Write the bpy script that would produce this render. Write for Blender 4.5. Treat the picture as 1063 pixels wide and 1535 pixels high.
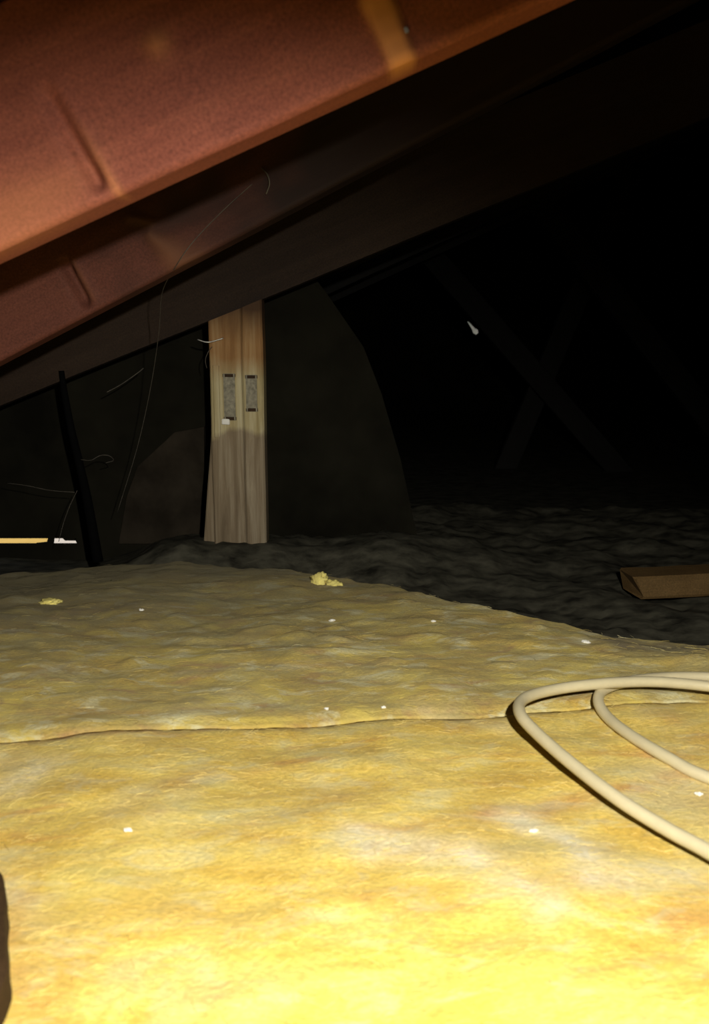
import bpy, bmesh, math, random
from mathutils import Vector, Matrix, noise, Quaternion

for o in list(bpy.data.objects):
    bpy.data.objects.remove(o)
scene = bpy.context.scene
col = scene.collection
random.seed(7)

# ------------------------------------------------------------------ camera
W, H, F = 1063.0, 1535.0, 1300.0          # photograph frame, focal length in pixels
EYE = Vector((0, 0, 0.32))                # held a hand's width above the insulation
PITCH = math.radians(10.78)
cd = bpy.data.cameras.new('camera')
cd.sensor_fit = 'HORIZONTAL'
cd.sensor_width = 36.0
cd.lens = 36.0 * F / W
cd.clip_start = 0.02
cd.dof.use_dof = True
cd.dof.focus_distance = 1.15
cd.dof.aperture_fstop = 14.0
cam = bpy.data.objects.new('camera', cd)
cam.location = EYE
cam.rotation_euler = (math.pi / 2 - PITCH, 0, 0)
col.objects.link(cam)
scene.camera = cam

# ------------------------------------------------------------------ daylight outside
world = bpy.data.worlds.new('world')
scene.world = world
world.use_nodes = True
wn = world.node_tree.nodes
wn['Background'].inputs[0].default_value = (0.62, 0.74, 0.95, 1)
wn['Background'].inputs[1].default_value = 0.9
sd = bpy.data.lights.new('sun', 'SUN')
sd.energy = 3.4
sd.angle = 0.01
sd.color = (1, 0.9, 0.72)
sun = bpy.data.objects.new('sun', sd)
sun.rotation_euler = (math.radians(38), math.radians(-25), 0)
col.objects.link(sun)

# ------------------------------------------------------------------ the hand lamp / flash beside the lens
fd = bpy.data.lights.new('flash', 'SPOT')
fd.energy = 34.5
fd.color = (1.0, 0.955, 0.84)
fd.shadow_soft_size = 0.007
fd.spot_size = math.radians(101.5)
fd.spot_blend = 0.64
flash = bpy.data.objects.new('flash', fd)
flash.location = EYE + Vector((0.08, 0.0, 0.088))
col.objects.link(flash)

vs = scene.view_settings
scene.display_settings.display_device = 'sRGB'
vs.view_transform = 'Standard'
vs.look = 'None'
vs.gamma = 1.0
vs.use_curve_mapping = False
vs.exposure = 0.0

# ------------------------------------------------------------------ measuring helpers (photo pixel -> point of the place)
def ray(px, py):
    d = Vector(((px - W / 2) / F, -(py - H / 2) / F, -1))
    return (cam.rotation_euler.to_matrix() @ d)

def at(px, py, Y):
    d = ray(px, py)
    return EYE + d * (Y / d.y)

def fl(px, py, z=0.0):
    d = ray(px, py)
    return EYE + d * ((z - EYE.z) / d.z)

aim = (fl(434, 1290) - flash.location)
flash.rotation_euler = aim.to_track_quat('-Z', 'Y').to_euler()

def smooth(a, b, x):
    if a > b:
        return 1 - smooth(b, a, x)
    t = max(0.0, min(1.0, (x - a) / (b - a)))
    return t * t * (3 - 2 * t)

def nz(x, y, z=0.0):
    return noise.noise(Vector((x, y, z)))

def lerp_table(tab, x):
    if x <= tab[0][0]:
        return tab[0][1]
    for (a, b), (c, d) in zip(tab, tab[1:]):
        if x <= c:
            return b + (d - b) * (x - a) / (c - a)
    return tab[-1][1]

# ------------------------------------------------------------------ materials
def mat(name):
    m = bpy.data.materials.new(name)
    m.use_nodes = True
    nt = m.node_tree
    return m, nt, nt.nodes, nt.links, nt.nodes['Principled BSDF']

def ramp(ns, stops):
    r = ns.new('ShaderNodeValToRGB')
    e = r.color_ramp.elements
    while len(e) < len(stops):
        e.new(0.5)
    for i, (p, c) in enumerate(stops):
        e[i].position = p
        e[i].color = (*c, 1)
    return r

def noise_node(ns, ls, coord, scale, detail=5, rough=0.6, stretch=(1, 1, 1), dist=0.0):
    mp = ns.new('ShaderNodeMapping')
    mp.inputs['Scale'].default_value = stretch
    ls.new(coord, mp.inputs[0])
    n = ns.new('ShaderNodeTexNoise')
    n.inputs['Scale'].default_value = scale
    n.inputs['Detail'].default_value = detail
    n.inputs['Roughness'].default_value = rough
    n.inputs['Distortion'].default_value = dist
    ls.new(mp.outputs[0], n.inputs[0])
    return n

def mix(ns, ls, fac, a, b):
    m = ns.new('ShaderNodeMix')
    m.data_type = 'RGBA'
    if isinstance(fac, (int, float)):
        m.inputs[0].default_value = fac
    else:
        ls.new(fac, m.inputs[0])
    for s, v in ((6, a), (7, b)):
        if isinstance(v, tuple):
            m.inputs[s].default_value = (*v, 1)
        else:
            ls.new(v, m.inputs[s])
    return m.outputs[2]

def bump(ns, ls, b, h, strength, dist):
    bp = ns.new('ShaderNodeBump')
    bp.inputs['Strength'].default_value = strength
    bp.inputs['Distance'].default_value = dist
    ls.new(h, bp.inputs['Height'])
    ls.new(bp.outputs[0], b.inputs['Normal'])

def wood_mat(name, c0, c1, c2, stain=None, rough=0.75, axis=0, spec=0.2):
    """timber with grain along the object's given axis"""
    m, nt, ns, ls, b = mat(name)
    tc = ns.new('ShaderNodeTexCoord')
    st = [26.0, 26.0, 26.0]
    st[axis] = 1.6
    n1 = noise_node(ns, ls, tc.outputs['Object'], 2.2, 6, 0.65, tuple(st), 0.4)
    n2 = noise_node(ns, ls, tc.outputs['Object'], 5.0, 4, 0.6)
    n3 = noise_node(ns, ls, tc.outputs['Object'], 420.0, 2, 0.7)
    r1 = ramp(ns, [(0.28, c0), (0.5, c1), (0.74, c2)])
    ls.new(n1.outputs[0], r1.inputs[0])
    r2 = ramp(ns, [(0.3, tuple(v * 0.78 for v in c1)), (0.7, tuple(min(1, v * 1.1) for v in c2))])
    ls.new(n2.outputs[0], r2.inputs[0])
    c = mix(ns, ls, 0.5, r1.outputs[0], r2.outputs[0])
    r3 = ramp(ns, [(0.3, (0.72, 0.72, 0.72)), (0.7, (1.22, 1.2, 1.2))])
    ls.new(n3.outputs[0], r3.inputs[0])
    mm = ns.new('ShaderNodeMix')
    mm.data_type = 'RGBA'
    mm.blend_type = 'MULTIPLY'
    mm.inputs[0].default_value = 1.0
    ls.new(c, mm.inputs[6])
    ls.new(r3.outputs[0], mm.inputs[7])
    c = mm.outputs[2]
    if stain:
        a = ns.new('ShaderNodeAttribute')
        a.attribute_name = 'stain'
        c = mix(ns, ls, a.outputs['Fac'], c, stain)
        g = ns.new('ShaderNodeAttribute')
        g.attribute_name = 'shade_tint'
        c = mix(ns, ls, g.outputs['Fac'], c, (0.016, 0.0095, 0.0075))  # shade painted into the timber colour
    ls.new(c, b.inputs['Base Color'])
    b.inputs['Roughness'].default_value = rough
    b.inputs['Specular IOR Level'].default_value = spec
    bump(ns, ls, b, n1.outputs[0], 0.35, 0.002)
    return m

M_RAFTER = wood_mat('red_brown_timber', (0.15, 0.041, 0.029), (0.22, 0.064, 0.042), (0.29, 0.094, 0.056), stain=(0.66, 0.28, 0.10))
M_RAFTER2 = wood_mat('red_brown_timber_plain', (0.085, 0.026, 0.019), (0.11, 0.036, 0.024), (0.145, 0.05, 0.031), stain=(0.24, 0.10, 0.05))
M_RAFTER3 = wood_mat('dark_rafter_timber', (0.016, 0.009, 0.006), (0.027, 0.016, 0.010), (0.040, 0.025, 0.016))  # darker throughout than the two nearer rafters
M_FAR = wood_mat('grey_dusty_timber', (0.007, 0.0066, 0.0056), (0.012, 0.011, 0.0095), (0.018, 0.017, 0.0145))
M_OFFCUT = wood_mat('orange_brown_timber', (0.08, 0.045, 0.016), (0.13, 0.078, 0.028), (0.21, 0.13, 0.05))
M_DARKWOOD = wood_mat('dark_brown_timber', (0.02, 0.011, 0.005), (0.035, 0.019, 0.009), (0.06, 0.033, 0.014), axis=1)

def post_mat():
    m, nt, ns, ls, b = mat('weathered_post_timber')
    tc = ns.new('ShaderNodeTexCoord')
    n1 = noise_node(ns, ls, tc.outputs['Object'], 2.6, 6, 0.7, (22, 22, 1.3), 0.5)
    n2 = noise_node(ns, ls, tc.outputs['Object'], 14.0, 4, 0.6, (1, 1, 0.5))
    grey = ramp(ns, [(0.3, (0.13, 0.095, 0.058)), (0.5, (0.235, 0.18, 0.115)), (0.7, (0.38, 0.32, 0.225))])
    ls.new(n1.outputs[0], grey.inputs[0])
    yel = ramp(ns, [(0.3, (0.26, 0.20, 0.09)), (0.5, (0.42, 0.35, 0.19)), (0.7, (0.58, 0.53, 0.36))])
    ls.new(n1.outputs[0], yel.inputs[0])
    ora = ramp(ns, [(0.3, (0.20, 0.095, 0.035)), (0.5, (0.31, 0.17, 0.07)), (0.7, (0.42, 0.28, 0.14))])
    ls.new(n1.outputs[0], ora.inputs[0])
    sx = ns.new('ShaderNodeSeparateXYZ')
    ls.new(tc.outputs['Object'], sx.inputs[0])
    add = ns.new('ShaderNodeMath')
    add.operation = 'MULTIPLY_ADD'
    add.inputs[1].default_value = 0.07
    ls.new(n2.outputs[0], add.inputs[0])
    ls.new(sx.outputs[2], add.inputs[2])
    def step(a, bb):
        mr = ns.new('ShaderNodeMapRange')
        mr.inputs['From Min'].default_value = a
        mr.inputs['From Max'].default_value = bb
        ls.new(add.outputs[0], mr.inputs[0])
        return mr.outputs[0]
    c = mix(ns, ls, step(0.238, 0.250), grey.outputs[0], yel.outputs[0])
    c = mix(ns, ls, step(0.335, 0.375), c, ora.outputs[0])
    c = mix(ns, ls, step(0.395, 0.45), c, (0.075, 0.042, 0.024))  # rafter's shadow on the post head, painted as dark brown
    ls.new(c, b.inputs['Base Color'])
    b.inputs['Roughness'].default_value = 0.8
    b.inputs['Specular IOR Level'].default_value = 0.15
    bump(ns, ls, b, n1.outputs[0], 0.4, 0.002)
    return m
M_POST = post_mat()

def insulation_mat(name, dulling=0.0):
    m, nt, ns, ls, b = mat(name)
    tc = ns.new('ShaderNodeTexCoord')
    O = tc.outputs['Object']
    big = noise_node(ns, ls, O, 5.5, 4, 0.55, (1, 1, 0), 0.6)
    mid = noise_node(ns, ls, O, 13.0, 5, 0.6, (1, 1.9, 0), 0.5)
    fine = noise_node(ns, ls, O, 240.0, 3, 0.7, (1, 1.6, 1))
    streak = noise_node(ns, ls, O, 7.0, 5, 0.6, (0.55, 2.6, 0), 1.2)
    r = ramp(ns, [(0.25, (0.56, 0.35, 0.06)), (0.42, (0.72, 0.50, 0.10)), (0.55, (0.78, 0.585, 0.145)), (0.72, (0.74, 0.63, 0.27))])
    ls.new(mid.outputs[0], r.inputs[0])
    pale = ramp(ns, [(0.54, (0, 0, 0)), (0.74, (0.6, 0.6, 0.6))])
    ls.new(big.outputs[0], pale.inputs[0])
    c = mix(ns, ls, pale.outputs[0], r.outputs[0], (0.76, 0.70, 0.46))
    org = ramp(ns, [(0.58, (0, 0, 0)), (0.68, (0.55, 0.55, 0.55)), (0.8, (0.1, 0.1, 0.1))])
    ls.new(streak.outputs[0], org.inputs[0])
    c = mix(ns, ls, org.outputs[0], c, (0.60, 0.29, 0.07))
    grn = ramp(ns, [(0.28, (0.5, 0.5, 0.5)), (0.42, (0, 0, 0))])
    ls.new(streak.outputs[0], grn.inputs[0])
    c = mix(ns, ls, grn.outputs[0], c, (0.46, 0.44, 0.20))
    for an, cc in (('rust', (0.56, 0.27, 0.09)), ('pale', (0.82, 0.77, 0.64)), ('dulling', (0.17, 0.125, 0.085))):
        at_ = ns.new('ShaderNodeAttribute')
        at_.attribute_name = an
        c = mix(ns, ls, at_.outputs['Fac'], c, cc)
    fr = ramp(ns, [(0.3, (0.75, 0.75, 0.72)), (0.7, (1.15, 1.15, 1.15))])
    ls.new(fine.outputs[0], fr.inputs[0])
    mm = ns.new('ShaderNodeMix')
    mm.data_type = 'RGBA'
    mm.blend_type = 'MULTIPLY'
    mm.inputs[0].default_value = 1.0
    ls.new(c, mm.inputs[6])
    ls.new(fr.outputs[0], mm.inputs[7])
    c = mm.outputs[2]
    if dulling:
        px_ = ns.new('ShaderNodeSeparateXYZ')
        ls.new(O, px_.inputs[0])
        dn = noise_node(ns, ls, O, 12.0, 5, 0.7, (1, 1.6, 0), 0.6)
        dr = ramp(ns, [(0.38, (dulling, dulling, dulling)), (0.66, (dulling * 0.35,) * 3)])
        ls.new(dn.outputs[0], dr.inputs[0])
        c = mix(ns, ls, dr.outputs[0], c, (0.25, 0.235, 0.135))
    BL = 1.0 if dulling else 0.5
    for sc_, lo_, hi_, am_, cc_, sx_ in ((11.0, 0.50, 0.62, 0.6 * BL, (0.72, 0.57, 0.13), 1.6), (15.0, 0.57, 0.68, 0.55 * BL, (0.40, 0.23, 0.12), 2.4), (22.0, 0.53, 0.65, 0.62 * BL, (0.70, 0.68, 0.45), 2.2)):
        pn = noise_node(ns, ls, O, sc_, 4, 0.6, (1, sx_, 0), 0.7)
        pn.inputs['Lacunarity'].default_value = 2.0 + sc_ * 0.01
        pr_ = ramp(ns, [(lo_, (0, 0, 0)), (hi_, (am_,) * 3)])
        ls.new(pn.outputs[0], pr_.inputs[0])
        c = mix(ns, ls, pr_.outputs[0], c, cc_)
    if dulling:
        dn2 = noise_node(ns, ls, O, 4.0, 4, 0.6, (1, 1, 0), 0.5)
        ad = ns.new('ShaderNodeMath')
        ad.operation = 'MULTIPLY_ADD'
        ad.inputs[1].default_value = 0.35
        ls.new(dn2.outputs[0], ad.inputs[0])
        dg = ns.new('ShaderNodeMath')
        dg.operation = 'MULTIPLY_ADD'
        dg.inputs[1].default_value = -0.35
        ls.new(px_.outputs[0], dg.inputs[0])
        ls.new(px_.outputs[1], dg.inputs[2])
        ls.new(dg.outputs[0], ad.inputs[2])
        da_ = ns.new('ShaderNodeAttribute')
        da_.attribute_name = 'dulling'
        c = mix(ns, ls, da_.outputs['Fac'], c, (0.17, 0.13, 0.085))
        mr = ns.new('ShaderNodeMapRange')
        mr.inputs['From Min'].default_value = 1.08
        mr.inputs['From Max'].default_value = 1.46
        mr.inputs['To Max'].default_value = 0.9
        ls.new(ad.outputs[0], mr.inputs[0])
        c = mix(ns, ls, mr.outputs[0], c, (0.13, 0.115, 0.075))  # batt colour turns darker towards its far left
    ls.new(c, b.inputs['Base Color'])
    b.inputs['Roughness'].default_value = 0.95
    b.inputs['Specular IOR Level'].default_value = 0.05
    b.inputs['Sheen Weight'].default_value = 0.12
    b.inputs['Sheen Tint'].default_value = (1, 0.9, 0.6, 1)
    bump(ns, ls, b, fine.outputs[0], 0.5, 0.003)
    return m
M_INS = insulation_mat('yellow_glass_wool')
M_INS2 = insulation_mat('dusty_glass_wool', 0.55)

def plain(name, c, rough=0.8, metal=0.0, var=0.25, scale=30.0, spec=0.3, stretch=(1, 1, 1)):
    m, nt, ns, ls, b = mat(name)
    tc = ns.new('ShaderNodeTexCoord')
    n = noise_node(ns, ls, tc.outputs['Object'], scale, 4, 0.6, stretch)
    r = ramp(ns, [(0.3, tuple(v * (1 - var) for v in c)), (0.7, tuple(min(1, v * (1 + var)) for v in c))])
    ls.new(n.outputs[0], r.inputs[0])
    ls.new(r.outputs[0], b.inputs['Base Color'])
    b.inputs['Roughness'].default_value = rough
    b.inputs['Metallic'].default_value = metal
    b.inputs['Specular IOR Level'].default_value = spec
    bump(ns, ls, b, n.outputs[0], 0.2, 0.002)
    return m
M_FIBRE = plain('glass_fibre', (0.76, 0.60, 0.20), 0.8, 0, 0.2, 60)
M_FLEECE = plain('bright_glass_wool', (0.80, 0.68, 0.22), 0.95, 0, 0.3, 60, 0.1)
M_DUSTFLOOR = plain('dark_dusty_fill', (0.060, 0.057, 0.042), 0.95, 0, 0.75, 24, 0.1, (1, 2.0, 1))
M_FELT = plain('dark_building_felt', (0.0125, 0.0115, 0.0078), 0.95, 0, 0.45, 7, 0.05)
M_ROOF = plain('dark_roof_lining', (0.035, 0.02, 0.014), 0.95, 0, 0.4, 18, 0.05)
M_CABLE = plain('cream_cable_sheath', (0.60, 0.53, 0.34), 0.5, 0, 0.05, 80, 0.4)
M_BLACK = plain('black_rubber', (0.0025, 0.0025, 0.0025), 0.9, 0, 0.2, 60, 0.05)
M_METAL = plain('galvanised_steel', (0.62, 0.62, 0.60), 0.45, 0.9, 0.15, 120)
M_PLATE = plain('dull_nail_plate', (0.25, 0.23, 0.17), 0.7, 0.0, 0.4, 160)
M_BOARD = plain('dark_brown_board', (0.030, 0.024, 0.017), 0.95, 0, 0.4, 16, 0.05)
M_WHITE = plain('white_paint_flake', (0.85, 0.84, 0.78), 0.5, 0, 0.05, 90)
M_WEB = plain('grey_cobweb', (0.34, 0.32, 0.27), 0.9, 0, 0.3, 90, 0.1)
M_WEBDIM = plain('dusty_cobweb', (0.09, 0.08, 0.065), 0.9, 0, 0.3, 90, 0.1)
M_GROUND = plain('sunlit_dry_ground', (0.50, 0.32, 0.085), 0.95, 0, 0.25, 0.8, 0.05)
M_RENDER = plain('pale_render', (0.62, 0.56, 0.50), 0.9, 0, 0.05, 3, 0.1)

# ------------------------------------------------------------------ object helpers
def obj(name, me, m, parent=None, smooth_=False):
    o = bpy.data.objects.new(name, me)
    col.objects.link(o)
    if m is not None and me is not None:
        me.materials.append(m)
        if smooth_:
            for p in me.polygons:
                p.use_smooth = True
    if parent is not None:
        o.parent = parent
    return o

def empty(name, loc):
    o = bpy.data.objects.new(name, None)
    o.empty_display_size = 0.02
    o.location = loc
    col.objects.link(o)
    return o

def tag(o, label, cat, group=None):
    o['label'] = label
    o['category'] = cat
    if group:
        o['group'] = group
    return o

def struct(o, label=None):
    o['kind'] = 'structure'
    if label:
        o['label'] = label
    return o

def mesh(name, verts, faces):
    me = bpy.data.meshes.new(name)
    me.from_pydata([tuple(v) for v in verts], [], faces)
    me.update()
    return me

def bm_mesh(name, bm):
    bmesh.ops.recalc_face_normals(bm, faces=bm.faces)
    me = bpy.data.meshes.new(name)
    bm.to_mesh(me)
    bm.free()
    return me

def prism(bm, poly, y0, y1):
    """XZ polygon extruded from y0 to y1"""
    a = [bm.verts.new((x, y0, z)) for x, z in poly]
    b = [bm.verts.new((x, y1, z)) for x, z in poly]
    n = len(poly)
    bm.faces.new(a)
    bm.faces.new(list(reversed(b)))
    for i in range(n):
        j = (i + 1) % n
        bm.faces.new((a[i], b[i], b[j], a[j]))

def box(bm, x0, x1, y0, y1, z0, z1, bev=0.0):
    r = bmesh.ops.create_cube(bm, size=1.0)
    for v in r['verts']:
        v.co = Vector(((x0 + x1) / 2 + v.co.x * (x1 - x0), (y0 + y1) / 2 + v.co.y * (y1 - y0), (z0 + z1) / 2 + v.co.z * (z1 - z0)))
    if bev:
        es = list({e for v in r['verts'] for e in v.link_edges})
        bmesh.ops.bevel(bm, geom=es, offset=bev, segments=2, affect='EDGES', profile=0.5)

def catmull(pts, n):
    P = [pts[0] * 2 - pts[1]] + list(pts) + [pts[-1] * 2 - pts[-2]]
    out = []
    for i in range(1, len(P) - 2):
        for k in range(n):
            t = k / n
            a, b, c, d = P[i - 1], P[i], P[i + 1], P[i + 2]
            out.append(0.5 * ((2 * b) + (c - a) * t + (2 * a - 5 * b + 4 * c - d) * t * t + (3 * b - a - 3 * c + d) * t * t * t))
    out.append(P[-2])
    return out

def tube_mesh(name, pts, rad, seg=12, n=10):
    """rad: a number, or a function of 0..1; capped"""
    path = catmull(pts, n)
    V, Fc = [], []
    up = Vector((0.13, 0.2, 1)).normalized()
    L = len(path)
    for i, p in enumerate(path):
        t = (path[min(i + 1, L - 1)] - path[max(i - 1, 0)]).normalized()
        s = t.cross(up).normalized()
        u = s.cross(t)
        r = rad(i / (L - 1)) if callable(rad) else rad
        for k in range(seg):
            a = 2 * math.pi * k / seg
            V.append(p + s * (r * math.cos(a)) + u * (r * math.sin(a)))
    for i in range(L - 1):
        for k in range(seg):
            k2 = (k + 1) % seg
            Fc.append((i * seg + k, i * seg + k2, (i + 1) * seg + k2, (i + 1) * seg + k))
    Fc.append(tuple(range(seg))[::-1])
    Fc.append(tuple((L - 1) * seg + k for k in range(seg)))
    return mesh(name, V, Fc)

# ------------------------------------------------------------------ roof geometry
SL = 0.440                                  # rise of the roof per metre to the right
Z0 = 0.482                           # underside of the rafters above x = 0
TH = math.atan(SL)
CS, SN = math.cos(TH), math.sin(TH)
RH, RT = 0.132, 0.036                       # rafter depth and thickness
def zb(x):
    return Z0 + SL * x
RIDGE = 2.4
Y_BACK = [0.62, 1.04, 1.46]                 # rear faces of the first rafters
WALL_Y = 1.62
FAR_Y = 6.0
WT = 0.005                                  # thin sheet wall

# slanted right-hand edge of the near end wall
EDGE = [(0.118, -0.12)]
for px, py in ((626, 806), (601, 690), (572, 590), (545, 520), (490, 440)):
    p = at(px, py, WALL_Y)
    EDGE.append((p.x, p.z))
EDGE.append((EDGE[-1][0] - 0.10, EDGE[-1][1] + 0.13))
EDGE.append((EDGE[-1][0] - 0.10, EDGE[-1][1] + 0.16))

def roof_top(x):
    return zb(x) + RH / CS + 0.022

# roof slabs: solid lining on top of the rafters
bm = bmesh.new()
t = 0.06
prism(bm, [(-1.75, roof_top(-1.75)), (RIDGE + 0.02, roof_top(RIDGE + 0.02)), (RIDGE + 0.02, roof_top(RIDGE + 0.02) + t), (-1.75, roof_top(-1.75) + t)], -1.3, WALL_Y + 0.05)
xs = EDGE[-2][0] - 0.05
prism(bm, [(xs, roof_top(xs)), (RIDGE + 0.02, roof_top(RIDGE + 0.02)), (RIDGE + 0.02, roof_top(RIDGE + 0.02) + t), (xs, roof_top(xs) + t)], WALL_Y + 0.05, FAR_Y + 0.1)
struct(obj('roof_left', bm_mesh('roof_left', bm), M_ROOF), 'dark roof lining above the red brown rafters')
bm = bmesh.new()
xr = RIDGE + (roof_top(RIDGE) + 0.15) / SL
prism(bm, [(RIDGE, roof_top(RIDGE)), (xr, -0.15), (xr, -0.15 + t), (RIDGE, roof_top(RIDGE) + t)], -1.3, FAR_Y + 0.1)
struct(obj('roof_right', bm_mesh('roof_right', bm), M_ROOF), 'opposite dark roof slope lost in shadow')

# walls
def wall_poly(ztop_extra=0.03):
    return [(-1.75, roof_top(-1.75) + ztop_extra), (xr, -0.15)]
bm = bmesh.new()
gable = [(-1.7, -0.2), (xr, -0.2), (RIDGE, roof_top(RIDGE) + 0.05), (-1.7, roof_top(-1.7) + 0.05)]
prism(bm, gable, -1.3, -1.24)
struct(obj('wall_front', bm_mesh('wall_front', bm), M_FELT))
bm = bmesh.new()
prism(bm, [(-0.5, -0.2), (xr, -0.2), (RIDGE, roof_top(RIDGE) + 0.05), (-0.5, roof_top(-0.5) + 0.05)], FAR_Y, FAR_Y + 0.06)
struct(obj('wall_back', bm_mesh('wall_back', bm), M_FELT))

# near end wall of dark felt board, with a slit of daylight at its foot
sl_t, sl_b = at(40, 807, WALL_Y).z, at(40, 815, WALL_Y).z
s1b = at(69, 811, WALL_Y).x
s2a, s2b = at(81, 811, WALL_Y).x, at(112, 811, WALL_Y).x
def edge_x(z):
    for (x0, z0), (x1, z1) in zip(EDGE, EDGE[1:]):
        if z0 <= z <= z1:
            return x0 + (x1 - x0) * (z - z0) / (z1 - z0)
    return EDGE[0][0]
bm = bmesh.new()
up = [(x, z) for x, z in EDGE if z > sl_t]
top = up[-1]
prism(bm, [(-1.6, sl_t), (edge_x(sl_t), sl_t)] + up + [(top[0], roof_top(top[0]) + 0.02), (-1.6, roof_top(-1.6) + 0.02)], WALL_Y, WALL_Y + WT)
prism(bm, [(-1.6, -0.25), (edge_x(sl_b), -0.25), (edge_x(sl_b), sl_b), (-1.6, sl_b)], WALL_Y, WALL_Y + WT)
prism(bm, [(-1.6, sl_b), (-0.86, sl_b), (-0.84, sl_t), (-1.6, sl_t)], WALL_Y, WALL_Y + WT)
prism(bm, [(s1b, sl_b), (s2a - 0.002, sl_b), (s2a, sl_t), (s1b + 0.004, sl_t)], WALL_Y, WALL_Y + WT)
prism(bm, [(s2b + 0.004, sl_b), (edge_x(sl_b), sl_b), (edge_x(sl_t), sl_t), (s2b, sl_t - 0.0)], WALL_Y, WALL_Y + WT)
# ragged lip inside the second slit
prism(bm, [(s2a + 0.021, sl_t - 0.0045), (s2b + 0.003, sl_t - 0.0045), (s2b + 0.003, sl_t), (s2a + 0.017, sl_t)], WALL_Y, WALL_Y + WT)
prism(bm, [(-0.60, sl_b), (s1b + 0.001, sl_b), (s1b + 0.001, sl_b + 0.003), (-0.61, sl_b + 0.001)], WALL_Y, WALL_Y + WT)
struct(obj('wall_end', bm_mesh('wall_end', bm), M_FELT), 'dark felted end wall behind the post with a slit of daylight at its foot')
# its return running back into the dark
bm = bmesh.new()
poly = [(x, z) for x, z in EDGE] + [(x - 0.03, z) for x, z in reversed(EDGE)]
poly[len(EDGE) - 1] = (EDGE[-1][0], roof_top(EDGE[-1][0]) + 0.02)
poly[len(EDGE)] = (EDGE[-1][0] - 0.03, roof_top(EDGE[-1][0]) + 0.02)
poly[0] = (EDGE[0][0], -0.25)
poly[-1] = (EDGE[0][0] - 0.03, -0.25)
prism(bm, poly, WALL_Y + WT, FAR_Y + 0.05)
struct(obj('wall_return', bm_mesh('wall_return', bm), M_FELT))

# outside seen through the slit
bm = bmesh.new()
box(bm, -40, 3, WALL_Y + 0.2, 60, -3.3, -3.0)
struct(obj('ground', bm_mesh('ground', bm), M_GROUND), 'sunlit dry ground outside the slit')
bm = bmesh.new()
a, b = at(79, 811, 5.0), at(116, 811, 5.0)
box(bm, a.x, b.x, 5.0, 5.2, -3.0, 0.2)
struct(obj('trim_1', bm_mesh('trim_1', bm), M_RENDER), 'pale rendered pier outside the slit')

# ------------------------------------------------------------------ floor: dark dusty fill beyond the batts
EDGE_Y = [(-1.2, 1.30), (-0.60, 1.31), (-0.32, 1.30), (-0.12, 1.24), (0.0, 1.19), (0.035, 1.175), (0.09, 1.115), (0.14, 1.075), (0.20, 1.03), (0.255, 0.985),
          (0.29, 0.965), (0.35, 0.970), (0.45, 0.975), (0.60, 0.97), (1.2, 0.98)]
def back_edge(x):
    return lerp_table(EDGE_Y, x) + 0.012 * nz(x * 14, 3.1) + 0.006 * nz(x * 45, 8.2)

def floor_z(x, y):
    e = lerp_table(EDGE_Y, x)
    z = -0.052
    z += 0.047 * smooth(-0.42, -0.30, x) * (1 - smooth(0.10, 0.40, x)) * smooth(1.28, 1.42, y) * (1 - 0.6 * smooth(1.46, 1.62, y))
    z -= 0.026 * (1 - smooth(-0.50, -0.36, x)) * smooth(1.3, 1.5, y)
    z += 0.016 * (nz(x * 9, y * 9) + 0.5 * nz(x * 26, y * 26, 2) + 0.28 * nz(x * 70, y * 70, 5)) * (0.35 + 0.65 * smooth(-0.45, -0.3, x))
    return z - 0.06 * (1 - smooth(e - 0.10, e - 0.01, y))
V, Fc = [], []
nx, ny = 190, 150
X0, X1, Y0, Y1 = -1.0, 1.35, 0.6, 2.1
for j in range(ny + 1):
    for i in range(nx + 1):
        x = X0 + (X1 - X0) * i / nx
        y = Y0 + (Y1 - Y0) * j / ny
        z = floor_z(x, y)
        m_ = smooth(0.0, 0.1, (x - X0)) * smooth(0, 0.1, X1 - x) * smooth(0, 0.1, y - Y0) * smooth(0, 0.1, Y1 - y)
        V.append((x, y, z * m_ + -0.11 * (1 - m_)))
for j in range(ny):
    for i in range(nx):
        a = j * (nx + 1) + i
        if V[a][1] > WALL_Y - 0.012 and V[a][0] < 0.10:
            continue                       # stops at the end wall
        Fc.append((a, a + 1, a + nx + 2, a + nx + 1))
# the rest of the floor around that patch, one slab each side
fme = mesh('floor', V, Fc)
flo = struct(obj('floor', fme, M_DUSTFLOOR, None, True), 'dark dusty attic floor beyond the yellow insulation')
bm = bmesh.new()
box(bm, -1.7, xr, -1.3, WALL_Y + WT, -0.25, -0.112)
box(bm, 0.08, xr, WALL_Y + WT, FAR_Y + 0.05, -0.25, -0.112)
obj('floor_base', bm_mesh('floor_base', bm), M_DUSTFLOOR, flo)

# ------------------------------------------------------------------ insulation batts
def seam(x):
    return 0.716 + 0.13 * x + 0.006 * nz(x * 11, 1.7)

def top_z(x, y, k):
    z = 0.014 * nz(x * 3.1, y * 3.1, k) + 0.006 * nz(x * 8, y * 10, k + 3)
    z += 0.0030 * nz(x * 17, y * 28, k + 7) + 0.0009 * nz(x * 50, y * 80, k + 11) + 0.0005 * nz(x * 150, y * 190, k + 13)
    z -= 0.02 * (1 - smooth(-0.48, -0.30, x)) * smooth(0.95, 1.28, y)
    z -= 0.010 * smooth(0.25, 0.34, x) * smooth(0.84, 0.93, y)
    z += 0.007 * max(0.0, nz(x * 24, y * 36, k + 21) - 0.12) * smooth(0.74, 0.85, y)
    return z

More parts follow.
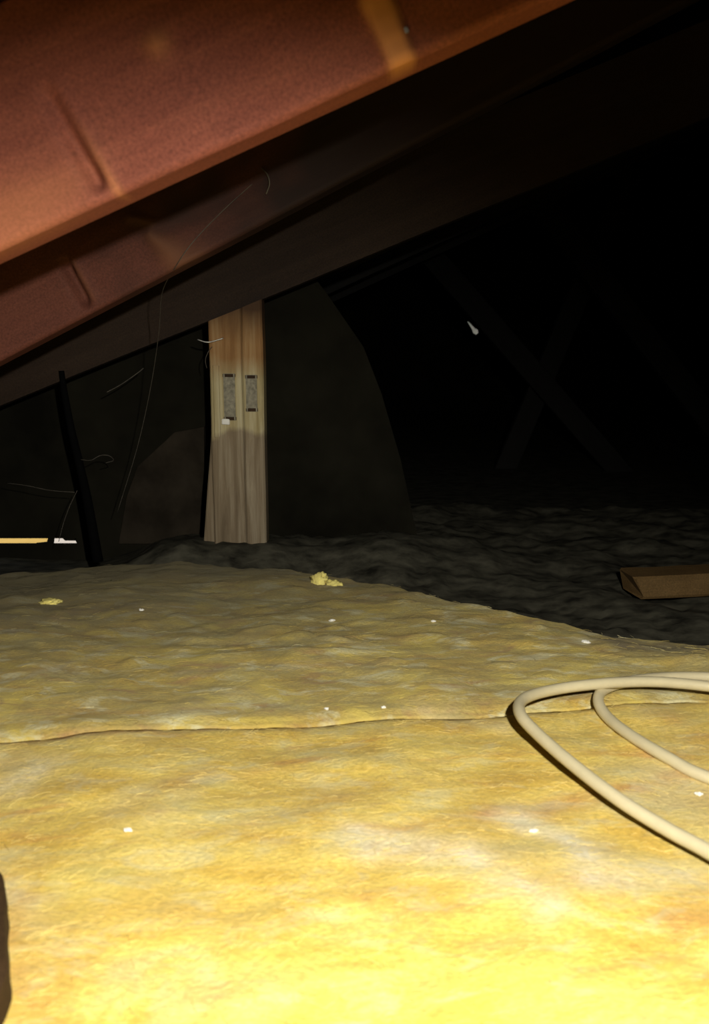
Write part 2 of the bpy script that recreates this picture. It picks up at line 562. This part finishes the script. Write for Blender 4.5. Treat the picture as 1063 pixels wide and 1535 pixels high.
STREAKS = []      # rust, pale and dull brown wool patches; lower-left rust paints in dimmer light: (pixel a, pixel b, half width, channel, amount)
for a_, b_, w_, ch_, am_ in (((-40, 1116), (240, 1094), .008, 0, .75), ((240, 1094), (480, 1078), .006, 0, .6), ((480, 1078), (760, 1052), .006, 0, .35), ((720, 1230), (960, 1178), .009, 0, .75), ((560, 1262), (720, 1230), .008, 0, .35),
        ((1000, 1400), (1080, 1375), .010, 0, .8), ((-10, 1330), (40, 1500), .020, 0, .45), ((110, 1440), (60, 1560), .018, 0, .35), ((200, 1360), (330, 1400), .016, 0, .25), ((380, 1250), (520, 1200), .012, 0, .3), ((250, 1180), (420, 1150), .010, 0, .3), ((960, 1170), (1063, 1160), .008, 0, .4), ((1000, 1075), (1063, 1110), .022, 0, .5), ((800, 950), (920, 985), .010, 0, .5), ((935, 962), (1075, 958), .030, 2, .85), ((0, 930), (180, 915), .05, 2, .5), ((20, 1010), (110, 1000), .014, 0, .5),
        ((540, 1270), (640, 1290), .018, 1, .7), ((780, 1230), (890, 1290), .018, 1, .85), ((880, 1330), (1010, 1310), .016, 1, .7), ((60, 1150), (10, 1180), .02, 1, .5), ((700, 1290), (820, 1380), .014, 1, .6),
        ((40, 1020), (200, 955), .006, 1, .5), ((280, 1005), (460, 1000), .008, 1, .4), ((450, 960), (600, 975), .012, 1, .25), ((620, 1060), (760, 1090), .014, 1, .3)):
    STREAKS.append((fl(*a_).xy, fl(*b_).xy, w_, ch_, am_))
def wool_stain(x, y):
    v = [0.0, 0.0, 0.0]
    p = Vector((x + 0.008 * nz(x * 25, y * 25, 4), y + 0.010 * nz(x * 22, y * 30, 9)))
    for a_, b_, w_, ch_, am_ in STREAKS:
        d_ = b_ - a_
        u = max(0, min(1, (p - a_).dot(d_) / d_.length_squared))
        q = (p - a_ - d_ * u).length
        if q < 3 * w_:
            v[ch_] = max(v[ch_], am_ * math.exp(-(q / w_) ** 2) * (0.75 + 0.6 * nz(x * 60, y * 60, 1)))
    return v

def batt(name, m, yf, ybk, x0, x1, nx, ny, k, droop=0.05):
    V, Fc = [], []
    for j in range(ny + 1):
        v = j / ny
        for i in range(nx + 1):
            x = x0 + (x1 - x0) * i / nx
            a, b = yf(x), ybk(x)
            y = a + (b - a) * v
            z = top_z(x, y, k)
            dfe = min(y - a, b - y)
            z -= 0.004 * (1 - smooth(0, 0.012, y - a)) + droop * (1 - smooth(0, 0.022, b - y)) ** 2
            V.append((x, y, z))
    base = len(V)
    for j in range(ny):
        for i in range(nx):
            q = j * (nx + 1) + i
            Fc.append((q, q + 1, q + nx + 2, q + nx + 1))
    # sides and underside
    ring = [i for i in range(nx + 1)] + [j * (nx + 1) + nx for j in range(1, ny + 1)] + [ny * (nx + 1) + i for i in range(nx - 1, -1, -1)] + [j * (nx + 1) for j in range(ny - 1, 0, -1)]
    low = []
    for q in ring:
        low.append(len(V))
        V.append((V[q][0], V[q][1], -0.075))
    n = len(ring)
    for i in range(n):
        j = (i + 1) % n
        Fc.append((ring[j], ring[i], low[i], low[j]))
    me = mesh(name, V, Fc)
    WS = [wool_stain(v[0], v[1]) for v in V]
    for ch, an in ((0, 'rust'), (1, 'pale'), (2, 'dulling')):
        at_ = me.attributes.new(an, 'FLOAT', 'POINT')
        at_.data.foreach_set('value', [w_[ch] for w_ in WS])
    return obj(name, me, m, None, True)

b1 = batt('insulation_batt', M_INS, lambda x: -0.25, lambda x: seam(x) - 0.001, -0.85, 0.95, 300, 220, 0.0, 0.005)
tag(b1, 'bright yellow glass wool batt filling the foreground under the cable', 'insulation')
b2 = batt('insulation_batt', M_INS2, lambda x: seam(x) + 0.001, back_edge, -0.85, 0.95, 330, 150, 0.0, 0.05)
tag(b2, 'dusty olive yellow glass wool batt with torn far edge before the post', 'insulation')

def fibres(parent, n, yr, rmin, rmax, k, m):
    V, Fc = [], []
    for _ in range(n):
        y = yr[0] + (yr[1] - yr[0]) * random.random()
        hw = 0.06 + 0.46 * y
        x = random.uniform(-hw, hw)
        if yr[0] > 0.6:
            if y < seam(x) or y > back_edge(x) - 0.015:
                continue
        elif y > seam(x) - 0.01:
            continue
        L = random.uniform(0.004, 0.016)
        a = random.uniform(0, math.pi)
        if random.random() < 0.5:
            a = random.gauss(0.1, 0.5)
        d = Vector((math.cos(a), math.sin(a) * 0.8, 0))
        s = Vector((-d.y, d.x, 0))
        r = random.uniform(rmin, rmax)
        lift = random.uniform(0.0001, 0.0010)
        bend = random.uniform(-0.3, 0.3) * L
        base = len(V)
        for q in range(4):
            tt = q / 3 - 0.5
            p = Vector((x, y, 0)) + d * (L * tt) + s * (bend * (0.25 - tt * tt) * 2)
            p.z = top_z(p.x, p.y, k) + lift * (1 - 3.2 * tt * tt) + 0.0002
            V += [p + s * r, p - s * r, p + Vector((0, 0, r * 1.6))]
        for q in range(3):
            for w in range(3):
                w2 = (w + 1) % 3
                Fc.append((base + q * 3 + w, base + q * 3 + w2, base + q * 3 + 3 + w2, base + q * 3 + 3 + w))
    o = obj('fibres', mesh('fibres', V, Fc), m, parent)
    o['kind'] = 'stuff'
    return o
fibres(b1, 3000, (0.28, 0.74), 0.00006, 0.00014, 0.0, M_FIBRE)
fibres(b2, 2500, (0.62, 1.3), 0.00008, 0.0002, 0.0, M_INS2)

# ------------------------------------------------------------------ rafters
def rafter(name, yb, m, x0, x1, features=(), fine=None, k=0.0, shade_tint=None, line=None):
    """timber with its rear face at yb; local X runs up the slope; front face gridded"""
    sl_, z0_ = line or (SL, Z0)
    th = math.atan(sl_)
    o_ = Vector((0, yb, z0_))
    s0, s1 = x0 / math.cos(th), x1 / math.cos(th)
    if fine:
        ss = [s0]
        a, b, st = fine
        ss += [a + (b - a) * i / int((b - a) / st) for i in range(int((b - a) / st) + 1)]
        ss.append(s1)
        nt_ = 40
    else:
        ss = [s0 + (s1 - s0) * i / 40 for i in range(41)]
        nt_ = 4
    V, Fc, ST = [], [], []
    n = nt_ + 1
    cols = []
    for s in ss:
        base = len(V)
        wav = 0.0012 * nz(s * 3, k + 5)
        for j in range(n):
            t = RH * j / nt_
            dy, st = 0.0, 0.0
            for f in features:
                q = f(s, t)
                dy += q[0]
                st += q[1]
            if fine:
                dy += 0.0008 * nz(s * 9, t * 60, k) + 0.00035 * nz(s * 40, t * 160, k + 2)
            rnd = 0.004 * (1 - smooth(0, 0.006, t)) ** 2 if j == 0 else 0
            V.append((s, -RT - dy + rnd, t + wav))
            ST.append(max(0, min(1, st)))
        # rear edge bottom, then rear top
        V.append((s, -0.003, wav)); ST.append(0)
        V.append((s, 0, 0.003 + wav)); ST.append(0)
        V.append((s, 0, RH)); ST.append(0)
    m_ = n + 3
    for i in range(len(ss) - 1):
        A, B = i * m_, (i + 1) * m_
        for j in range(n - 1):
            Fc.append((A + j, B + j, B + j + 1, A + j + 1))
        Fc.append((A, A + n, B + n, B))
        Fc.append((A + n, A + n + 1, B + n + 1, B + n))
        Fc.append((A + n + 1, A + n + 2, B + n + 2, B + n + 1))
        Fc.append((A + n - 1, B + n - 1, B + n + 2, A + n + 2))
    for q in (0, len(ss) - 1):
        idx = [q * m_ + j for j in range(n)] + [q * m_ + n + 2, q * m_ + n + 1, q * m_ + n]
        Fc.append(tuple(idx) if q == 0 else tuple(reversed(idx)))
    me = mesh(name, V, Fc)
    at_ = me.attributes.new('stain', 'FLOAT', 'POINT')
    at_.data.foreach_set('value', ST)
    if shade_tint:
        at_ = me.attributes.new('shade_tint', 'FLOAT', 'POINT')
        at_.data.foreach_set('value', [shade_tint(v[0], v[2]) for v in V])
    o = obj(name, me, m, None, bool(fine))
    if fine:
        for p in me.polygons:
            p.use_smooth = abs(p.normal.y) > 0.4
    o.location = o_
    o.rotation_euler = (0, -th, 0)
    return o

def underside(yb, a, b):
    """slope and height at x = 0 of a rafter's rear lower edge seen through two points"""
    p, q = at(*a, yb), at(*b, yb)
    m_ = (q.z - p.z) / (q.x - p.x)
    return (m_, p.z - m_ * p.x)
LINES = {0.62: underside(0.62, (0, 398), (860, 2)), 1.04: underside(1.04, (96, 500), (540, 268)), 1.46: underside(1.46, (0, 611), (395, 450))}

def face_st(px, py, yb):
    p = at(px, py, yb - RT)
    m_, z0_ = LINES[yb]
    c_, s_ = math.cos(math.atan(m_)), math.sin(math.atan(m_))
    x, z = p.x, p.z - z0_
    return Vector((x * c_ + z * s_, -x * s_ + z * c_))

def seg_dist(s, t, a, b):
    p = Vector((s, t)); d = b - a
    u = max(0, min(1, (p - a).dot(d) / d.length_squared))
    q = a + d * u
    n = Vector((-d.y, d.x)).normalized()
    return (p - q).length, (p - a).dot(n), u

def gauss(x, w):
    return math.exp(-(x / w) ** 2)

y1 = Y_BACK[0]
ca, cb = face_st(78, 140, y1), face_st(163, 292, y1)
def f_split(s, t):
    d, n, u = seg_dist(s, t, ca, cb)
    if d > 0.03: return (0, 0)
    g = (0.25 + 0.75 * u) * smooth(0.004, 0.016, t)
    end = gauss(max(0, d - abs(n)), 0.003)
    sgn = n if n > 0 else n
    return ((-0.013 * gauss(n + 0.003, 0.0050) + 0.004 * gauss(n - 0.006, 0.0045)) * g * end, 0.3 * gauss(n - 0.006, 0.003) * u * u * end)
da, db = face_st(560, -10, y1), face_st(604, 98, y1)
def f_band(s, t):
    d, n, u = seg_dist(s, t, da, db)
    if d > 0.05: return (0, 0)
    end = gauss(max(0, d - abs(n)), 0.002)
    return (0.0035 * (1 - smooth(0.006, 0.013, abs(n))) * end, 0.95 * (1 - smooth(0.005, 0.0125, abs(n + 0.002 * nz(s * 60, t * 60)))) * end)
ea = face_st(236, 64, y1)
def f_tab(s, t):
    d = (Vector((s, t)) - ea).length
    if d > 0.03: return (0, 0)
    return (0.003 * gauss(d, 0.007), 0.35 * gauss(d, 0.008))
def f_hollow(s, t):
    d, n, u = seg_dist(s, t, face_st(330, 40, y1), face_st(430, 240, y1))
    return (-0.003 * gauss(n, 0.03), 0)
def f_tan(s, t):
    return (0, 0.22 * smooth(-0.12, -0.30, s + 0.05 * nz(s * 20, t * 30)) * (1 - smooth(0.015, 0.06, t)))
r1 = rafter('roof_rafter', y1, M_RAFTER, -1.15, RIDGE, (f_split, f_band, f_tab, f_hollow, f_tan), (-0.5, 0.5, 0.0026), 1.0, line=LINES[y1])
tag(r1, 'nearest red brown roof rafter filling the upper left corner', 'rafter')

# nail in the nearest rafter
def nail(parent, st, yoff=-RT, r=0.0022):
    bm = bmesh.new()
    bmesh.ops.create_cone(bm, cap_ends=True, segments=10, radius1=r, radius2=r * 0.8, depth=0.002)
    bmesh.ops.rotate(bm, verts=bm.verts, matrix=Matrix.Rotation(math.pi / 2, 3, 'X'))
    o = obj('nail', bm_mesh('nail', bm), M_METAL, parent)
    o.location = (st[0], yoff - 0.0014, st[1])
    o['label'] = 'shiny nail head'
    return o
nail(r1, face_st(608, 47, y1))

y2 = Y_BACK[1]
ga, gb = face_st(100, 400, y2), face_st(136, 468, y2)
def g_split(s, t):
    d, n, u = seg_dist(s, t, ga, gb)
    if d > 0.04: return (0, 0)
    end = gauss(max(0, d - abs(n)), 0.004) * smooth(0.004, 0.02, t)
    return ((-0.014 * gauss(n, 0.006) + 0.004 * gauss(n - 0.010, 0.006)) * end, 0.3 * gauss(n - 0.009, 0.004) * end)
ha, hb = face_st(226, 352, y2), face_st(282, 396, y2)
def g_patch(s, t):
    d, n, u = seg_dist(s, t, ha, hb)
    if d > 0.05: return (0, 0)
    w = 0.006 + 0.016 * u
    return (0.005 * gauss(d, w), 0.8 * gauss(d, w))
ia, ib = face_st(196, 326, y2), face_st(226, 333, y2)
def g_flake(s, t):
    d, n, u = seg_dist(s, t, ia, ib)
    if d > 0.03: return (0, 0)
    return (0.004 * gauss(d, 0.005), 0.7 * gauss(d, 0.005))
r2 = rafter('roof_rafter', y2, M_RAFTER2, -1.15, 1.4, (g_split, g_patch, g_flake), (-0.8, 0.7, 0.0036), 4.0, shade_tint=lambda s, t: 0.97 * smooth(-0.42, -0.02, s + 0.16 * nz(s * 7, t * 16, 3) + 0.07 * nz(s * 30, t * 50, 6)), line=LINES[y2])  # shade over the upslope half is painted on, with a noisy border
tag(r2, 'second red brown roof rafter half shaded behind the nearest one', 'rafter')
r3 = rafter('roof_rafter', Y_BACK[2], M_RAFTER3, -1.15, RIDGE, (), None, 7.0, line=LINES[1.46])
tag(r3, 'dark roof rafter that the pale post meets', 'rafter')
names = ['fourth roof rafter from the front, faint in the dark', 'fifth roof rafter from the front, faint in the dark', 'sixth and last faint roof rafter in the dark']
for i, nm in enumerate(names):
    yb_ = 1.46 + 0.42 * (i + 1)
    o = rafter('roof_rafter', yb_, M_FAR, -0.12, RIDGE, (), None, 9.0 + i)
    tag(o, nm, 'rafter')

# ------------------------------------------------------------------ timber post with cleat and plates
PY = 1.46 - RT                                # in the plane of the dark rafter, its front face a little proud
pf = PY - 0.012
xl, xrr = at(318, 700, pf).x, at(397.5, 700, pf).x
post = empty('timber_post', ((xl + xrr) / 2, pf + 0.02, -0.03))
tag(post, 'pale weathered timber post standing on the insulation under the rafters', 'post')
def local(me, root):
    for v in me.vertices:
        v.co -= root.location
    return me
# main stud: three flush boards of uneven face, cut to the slope at the head
def stud(name, xa, xb, ya, yb_, za, bev, parent, wave=0.0, zt=None, lean=0.0):
    bm = bmesh.new()
    n = 26
    prev = None
    rows = []
    for i in range(n + 1):
        u = i / n
        pts = []
        for (x, y) in ((xa + bev, ya), (xb - bev, ya), (xb, ya + bev), (xb, yb_), (xa, yb_), (xa, ya + bev)):
            zt_ = (LINES[1.46][1] + LINES[1.46][0] * x - 0.002) if zt is None else zt
            z = za + (zt_ - za) * u
            pts.append(bm.verts.new((x + wave * nz(z * 9, x * 40) + lean * u, y + wave * nz(z * 12, x * 30, 4), z)))
        rows.append(pts)
    for a, b in zip(rows, rows[1:]):
        for j in range(6):
            k = (j + 1) % 6
            bm.faces.new((a[j], a[k], b[k], b[j]))
    bm.faces.new(rows[0][::-1])
    bm.faces.new(rows[-1])
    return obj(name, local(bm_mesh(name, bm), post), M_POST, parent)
xm = at(366, 700, pf).x
xlt = at(322, 600, pf).x
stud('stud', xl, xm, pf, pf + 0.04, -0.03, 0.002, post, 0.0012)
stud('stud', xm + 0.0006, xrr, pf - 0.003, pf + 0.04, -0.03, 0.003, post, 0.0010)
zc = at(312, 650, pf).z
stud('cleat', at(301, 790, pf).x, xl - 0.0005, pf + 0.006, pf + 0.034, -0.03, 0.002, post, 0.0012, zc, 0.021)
# narrow bright edge strip on the left of the upper stud
stud('edge_strip', at(322, 640, pf).x, at(331, 640, pf).x, pf - 0.004, pf - 0.0002, at(325, 655, pf).z, 0.0008, post, 0.0004, at(325, 548, pf).z)

def nail_plate(px0, px1, py0, py1, yfr):
    a, b = at(px0, py1, yfr), at(px1, py0, yfr)
    bm = bmesh.new()
    box(bm, a.x, b.x, yfr - 0.0016, yfr, a.z, b.z, 0.0004)
    o = obj('nail_plate', local(bm_mesh('nail_plate', bm), post), M_PLATE, post)
    # raised rims and teeth
    bm = bmesh.new()
    box(bm, a.x, a.x + 0.0022, yfr - 0.004, yfr - 0.0016, a.z, b.z)
    box(bm, b.x - 0.0022, b.x, yfr - 0.004, yfr - 0.0016, a.z, b.z)
    obj('rim', local(bm_mesh('rim', bm), post), M_PLATE, o)
    for z in (a.z + 0.003, b.z - 0.003):
        bm = bmesh.new()
        box(bm, a.x - 0.001, b.x + 0.001, yfr - 0.0035, yfr - 0.0016, z - 0.0025, z + 0.0025)
        obj('end_bar', local(bm_mesh('end_bar', bm), post), M_DARKWOOD, o)
    return o
p1 = nail_plate(337, 352, 560, 630, pf - 0.0005)
p2 = nail_plate(370, 385, 562, 617, pf - 0.0035)
# white flake under the left plate
a, b = at(333, 636, pf), at(345, 628, pf)
bm = bmesh.new()
box(bm, a.x, b.x, pf - 0.006, pf - 0.001, a.z, b.z, 0.0015)
bmesh.ops.subdivide_edges(bm, edges=bm.edges, cuts=1)
for v in bm.verts:
    v.co.z += 0.002 * nz(v.co.x * 200, v.co.z * 200)
w = obj('paint_flake', local(bm_mesh('paint_flake', bm), post), M_WHITE, post)
w['label'] = 'white flake stuck below the nail plate'

# brown board leaning against the end wall, left of the post
q = [at(178, 815, WALL_Y - .012), at(306, 815, WALL_Y - .012), at(306, 640, WALL_Y - .012), at(262, 648, WALL_Y - .012), at(206, 700, WALL_Y - .012), at(190, 745, WALL_Y - .012)]
bm = bmesh.new()
prism(bm, [(p.x, p.z) for p in q], WALL_Y - 0.012, WALL_Y - 0.003)
tag(obj('wall_board', bm_mesh('wall_board', bm), M_BOARD), 'dark brown offcut of board leaning on the end wall left of the post', 'board')

# bent wire sticking out at the head of the post
pw = [at(335, 507, pf - 0.004), at(322, 511, pf - 0.008), at(310, 513, pf - 0.012), at(296, 509, pf - 0.012)]
tag(obj('bent_wire', tube_mesh('bent_wire', pw, 0.0011, 6, 6), M_METAL, None, True), 'thin bent wire sticking out left at the head of the post', 'wire')

# ------------------------------------------------------------------ cable coil on the insulation
CR = 0.0049
cpts = []
def cp(px, py, lift=0.0):
    z = 0.0
    for _ in range(3):
        p = fl(px, py, z)
        z = top_z(p.x, p.y, 0.0) + CR + lift
    cpts.append(fl(px, py, z))
for px, py, lf in ((1420, 1500, 0.006), (1260, 1408, 0.005), (1120, 1316, 0.005), (1063, 1277, 0.006), (1000, 1243, 0.008), (930, 1200, 0.010), (860, 1147, 0.014), (808, 1102, 0.018), (780, 1070, 0.021),
                   (785, 1048, 0.019), (830, 1034, 0.016), (900, 1025, 0.012), (980, 1022, 0.010), (1063, 1029, 0.009), (1130, 1040, 0.007)):
    cp(px, py, lf)
for x_, y_ in ((0.45, 0.745), (0.535, 0.70), (0.575, 0.63), (0.555, 0.565), (0.48, 0.53), (0.395, 0.535), (0.325, 0.562)):
    cpts.append(Vector((x_, y_, top_z(x_, y_, 0.0) + CR + 0.003)))
for px, py, lf in ((1063, 1166, 0.0), (1000, 1135, 0.0), (945, 1102, 0.0), (910, 1074, 0.001), (897, 1050, 0.003), (907, 1033, 0.003), (945, 1021, 0.003), (1000, 1015, 0.003), (1063, 1015, 0.002), (1140, 1019, 0.002)):
    cp(px, py, lf)
cpts.append(Vector((0.60, 0.80, 0.02)))
tag(obj('electrical_cable', tube_mesh('electrical_cable', cpts, CR, 14, 10), M_CABLE, None, True), 'cream sheathed cable lying in two open loops on the yellow insulation', 'cable')

# ------------------------------------------------------------------ small things on the floor
def tuft(px, py, z, rx, rz, label, m, seed):
    c = fl(px, py, z)
    bm = bmesh.new()
    bmesh.ops.create_icosphere(bm, subdivisions=4, radius=1.0)
    for v in bm.verts:
        d = v.co.normalized()
        r = 1 + 0.45 * nz(d.x * 1.7 + seed, d.y * 1.7, d.z * 1.7) + 0.28 * nz(d.x * 4 + seed, d.y * 4, d.z * 4) + 0.14 * nz(d.x * 11, d.y * 11 + seed, d.z * 11)
        v.co = Vector((d.x * rx, d.y * rx * 0.7, d.z * rz)) * r
    o = obj('insulation_tuft', bm_mesh('insulation_tuft', bm), m, None, True)
    o.location = c
    return tag(o, label, 'insulation')
tuft(478, 872, 0.002, 0.013, 0.012, 'small yellow glass wool tuft on the far edge left of center', M_FLEECE, 3.0)
tuft(500, 876, 0.000, 0.011, 0.006, 'flat yellow glass wool scrap right of the small tuft', M_FLEECE, 8.0)
tuft(76, 902, 0.002, 0.012, 0.004, 'pale yellow glass wool scrap at the far left', M_FLEECE, 5.0)

flecks = [(490, 1062, .0011, 'tiny white fleck in the middle of the insulation, left of its twin'),
          (575, 1060, .0011, 'tiny white fleck in the middle of the insulation, nearer the cable'),
          (192, 1244, .0013, 'tiny white fleck low on the left of the yellow insulation'),
          (800, 1245, .0013, 'tiny white fleck left of the rising strand of the cable'),
          (650, 931, .0013, 'tiny white fleck near the torn far edge of the insulation'),
          (878, 962, .0022, 'pale crumb of debris on the torn edge right of center'),
          (212, 914, .0014, 'tiny white fleck far back on the left of the dusty insulation'),
          (498, 930, .0016, 'tiny white fleck in front of the small yellow tuft'),
          (1048, 1190, .0014, 'tiny white fleck inside the cable loop')]
for i, (px, py, r, lab) in enumerate(flecks):
    p = fl(px, py, 0)
    z = top_z(p.x, p.y, 0)
    p = fl(px, py, z + 0.0012)
    bm = bmesh.new()
    bmesh.ops.create_icosphere(bm, subdivisions=3, radius=1)
    for v in bm.verts:
        q = 1 + 0.7 * nz(v.co.x * 1.6 + i * 3.3, v.co.y * 1.6, v.co.z * 1.6)
        v.co = Vector((v.co.x * r * 2.0 * q, v.co.y * r * q, v.co.z * r * 0.9 * q))
    o = obj('debris_fleck', bm_mesh('debris_fleck', bm), M_WHITE)
    o.location = p
    tag(o, lab, 'debris', 'white flecks on the insulation')

# timber offcut lying on the dark floor at the right
a = fl(960, 899, -0.045)
L = 0.42
bm = bmesh.new()
n = 30
rows = []
for i in range(n + 1):
    u = i / n
    x = L * u
    row = []
    for (y, z) in ((0.002, 0), (0, 0.004), (0, 0.030), (0.004, 0.034), (0.056, 0.034), (0.060, 0.030), (0.060, 0.0)):
        xx = x
        if i == 0:
            xx += 0.012 * nz(y * 70, z * 90, 3) - 0.008 * (z > 0.025)
        row.append(bm.verts.new((xx, y + 0.0018 * nz(x * 30, z * 40), z + 0.002 * nz(x * 18, y * 20, 2))))
    rows.append(row)
for p, q in zip(rows, rows[1:]):
    for j in range(7):
        k = (j + 1) % 7
        bm.faces.new((p[j], q[j], q[k], p[k]))
bm.faces.new(rows[0]); bm.faces.new(rows[-1][::-1])
o = obj('timber_offcut', bm_mesh('timber_offcut', bm), M_OFFCUT)
o.location = a
o.rotation_euler = (0, math.radians(-1.5), math.radians(4))
tag(o, 'orange brown timber offcut lying at the right edge behind the batt', 'timber')

# dark timber end half sunk in the insulation at the lower left
bm = bmesh.new()
a0, a1 = fl(12, 1500, 0.02), fl(6, 1300, 0.02)
prof = []
nseg = 24
rows = []
for i in range(nseg + 1):
    u = i / nseg
    y = a0.y - 0.02 + (a1.y - a0.y + 0.035) * u
    edge = a0.x + (a1.x - a0.x) * ((y - a0.y) / (a1.y - a0.y)) - 0.012 * smooth(0.75, 1.0, u) - 0.010 * (1 - smooth(0.0, 0.25, u)) + 0.0015 * nz(y * 60, 2)
    rows.append([bm.verts.new((edge - 0.07, y, 0.008)), bm.verts.new((edge - 0.07, y, 0.03)), bm.verts.new((edge - 0.006, y, 0.03)), bm.verts.new((edge, y, 0.024)), bm.verts.new((edge + 0.001, y, 0.008))])
for p, q in zip(rows, rows[1:]):
    for j in range(5):
        k = (j + 1) % 5
        bm.faces.new((p[j], p[k], q[k], q[j]))
bm.faces.new(rows[0]); bm.faces.new(rows[-1][::-1])
o = obj('timber_block', bm_mesh('timber_block', bm), M_DARKWOOD)
tag(o, 'dark brown timber block lying on the insulation at the lower left edge', 'timber')

# ------------------------------------------------------------------ hanging black cable at the left
hp = [(92, 556, 1.425), (97, 590, 1.43), (106, 640, 1.43), (119, 695, 1.43), (130, 745, 1.43), (139, 795, 1.43), (147, 842, 1.43)]
pts = [at(*q) for q in hp]
tag(obj('hanging_cable', tube_mesh('hanging_cable', pts, lambda u: 0.0045 + 0.0045 * u, 10, 8), M_BLACK, None, True), 'limp black cable hanging from the dark rafter to the floor', 'cable')

# ------------------------------------------------------------------ cobwebs
def web(label, pts, r, m=M_WEB):
    P = [at(*q) for q in pts]
    tag(obj('cobweb_strand', tube_mesh('cobweb_strand', P, r, 5, 8), m, None, True), label, 'cobweb')
f2 = y2 - RT - 0.004
web('long cobweb strand hanging down from the second rafter', [(378, 276, f2), (335, 315, f2 - .01), (290, 362, f2 - .015), (262, 402, f2), (243, 440, f2 + .10), (238, 500, f2 + .2), (226, 580, f2 + .3), (206, 670, f2 + .36), (176, 768, f2 + .40)], 0.0005, M_WEBDIM)
web('short curled cobweb wisp on the face of the second rafter', [(392, 252, f2), (401, 262, f2 - .004), (404, 276, f2 - .004), (399, 291, f2)], 0.0008, M_WEBDIM)
web('faint slanting cobweb strand between the black cable and the post', [(160, 588, 1.42), (182, 576, 1.42), (205, 560, 1.42), (215, 552, 1.424)], 0.0008, M_WEBDIM)
web('small looped cobweb caught on the black cable', [(121, 689, 1.42), (136, 690, 1.41), (150, 683, 1.41), (163, 683, 1.41), (170, 690, 1.42), (158, 694, 1.42)], 0.0006, M_WEBDIM)
web('low slack cobweb strand left of the black cable', [(10, 724, 1.44), (40, 728, 1.42), (75, 735, 1.42), (112, 738, 1.424)], 0.0005, M_WEBDIM)
web('cobweb strand running down from the black cable to the floor', [(116, 735, 1.424), (104, 760, 1.42), (95, 785, 1.42), (88, 812, 1.40)], 0.0005, M_WEBDIM)
web('cobweb wisp left of the head of the post', [(318, 520, 1.41), (312, 528, 1.405), (308, 540, 1.405), (310, 552, 1.41)], 0.0006, M_WEBDIM)

# ------------------------------------------------------------------ faint members in the dark on the right
def member(name, a, b, w, d, m, label, cat):
    A, B = at(*a), at(*b)
    ax = (B - A).normalized()
    fw = Vector((0, 1, 0))
    s = ax.cross(fw).normalized()
    fw = s.cross(ax).normalized()
    L = (B - A).length
    bm = bmesh.new()
    box(bm, 0, L, -d / 2, d / 2, -w / 2, w / 2, 0.003)
    o = obj(name, bm_mesh(name, bm), m)
    R = Matrix((ax, fw, s)).transposed()
    if R.determinant() < 0:
        R = Matrix((ax, fw, -s)).transposed()
    o.matrix_world = Matrix.Translation(A) @ R.to_4x4()
    return tag(o, label, cat)
member('truss_brace', (500, 366, 2.12), (930, 84, 2.12), 0.016, 0.02, M_OFFCUT, 'thin faint batten slanting up right across the dark', 'brace')
member('truss_web', (640, 376, 3.05), (1010, 800, 3.05), 0.075, 0.036, M_FAR, 'faint truss web falling to the right behind the glinting strap', 'truss web')
member('truss_web', (948, 250, 3.12), (742, 738, 3.12), 0.075, 0.036, M_FAR, 'faint truss web falling to the left in the far dark', 'truss web')
member('truss_web', (808, 302, 2.75), (1180, 780, 2.75), 0.075, 0.036, M_FAR, 'faint truss web at the right edge of the dark', 'truss web')
member('truss_web', (855, 5, 1.9), (1010, 190, 1.9), 0.09, 0.03, M_FAR, 'dim short web near the upper right corner', 'truss web')

# glinting strap end on the falling web
g = at(712, 496, 3.0)
bm = bmesh.new()
pr = [(-0.026, 0.030), (-0.023, 0.031), (0.000, 0.008), (0.009, 0.004), (0.011, -0.007), (0.004, -0.013), (-0.006, -0.007), (-0.010, 0.006)]
prism(bm, pr, -0.0015, 0.0015)
o = obj('metal_strap', bm_mesh('metal_strap', bm), M_METAL)
o.location = g
d = ((EYE + flash.location) / 2 - g).normalized()
o.rotation_euler = d.to_track_quat('-Y', 'Z').to_euler()
tag(o, 'tiny bright metal strap end glinting in the dark', 'strap')
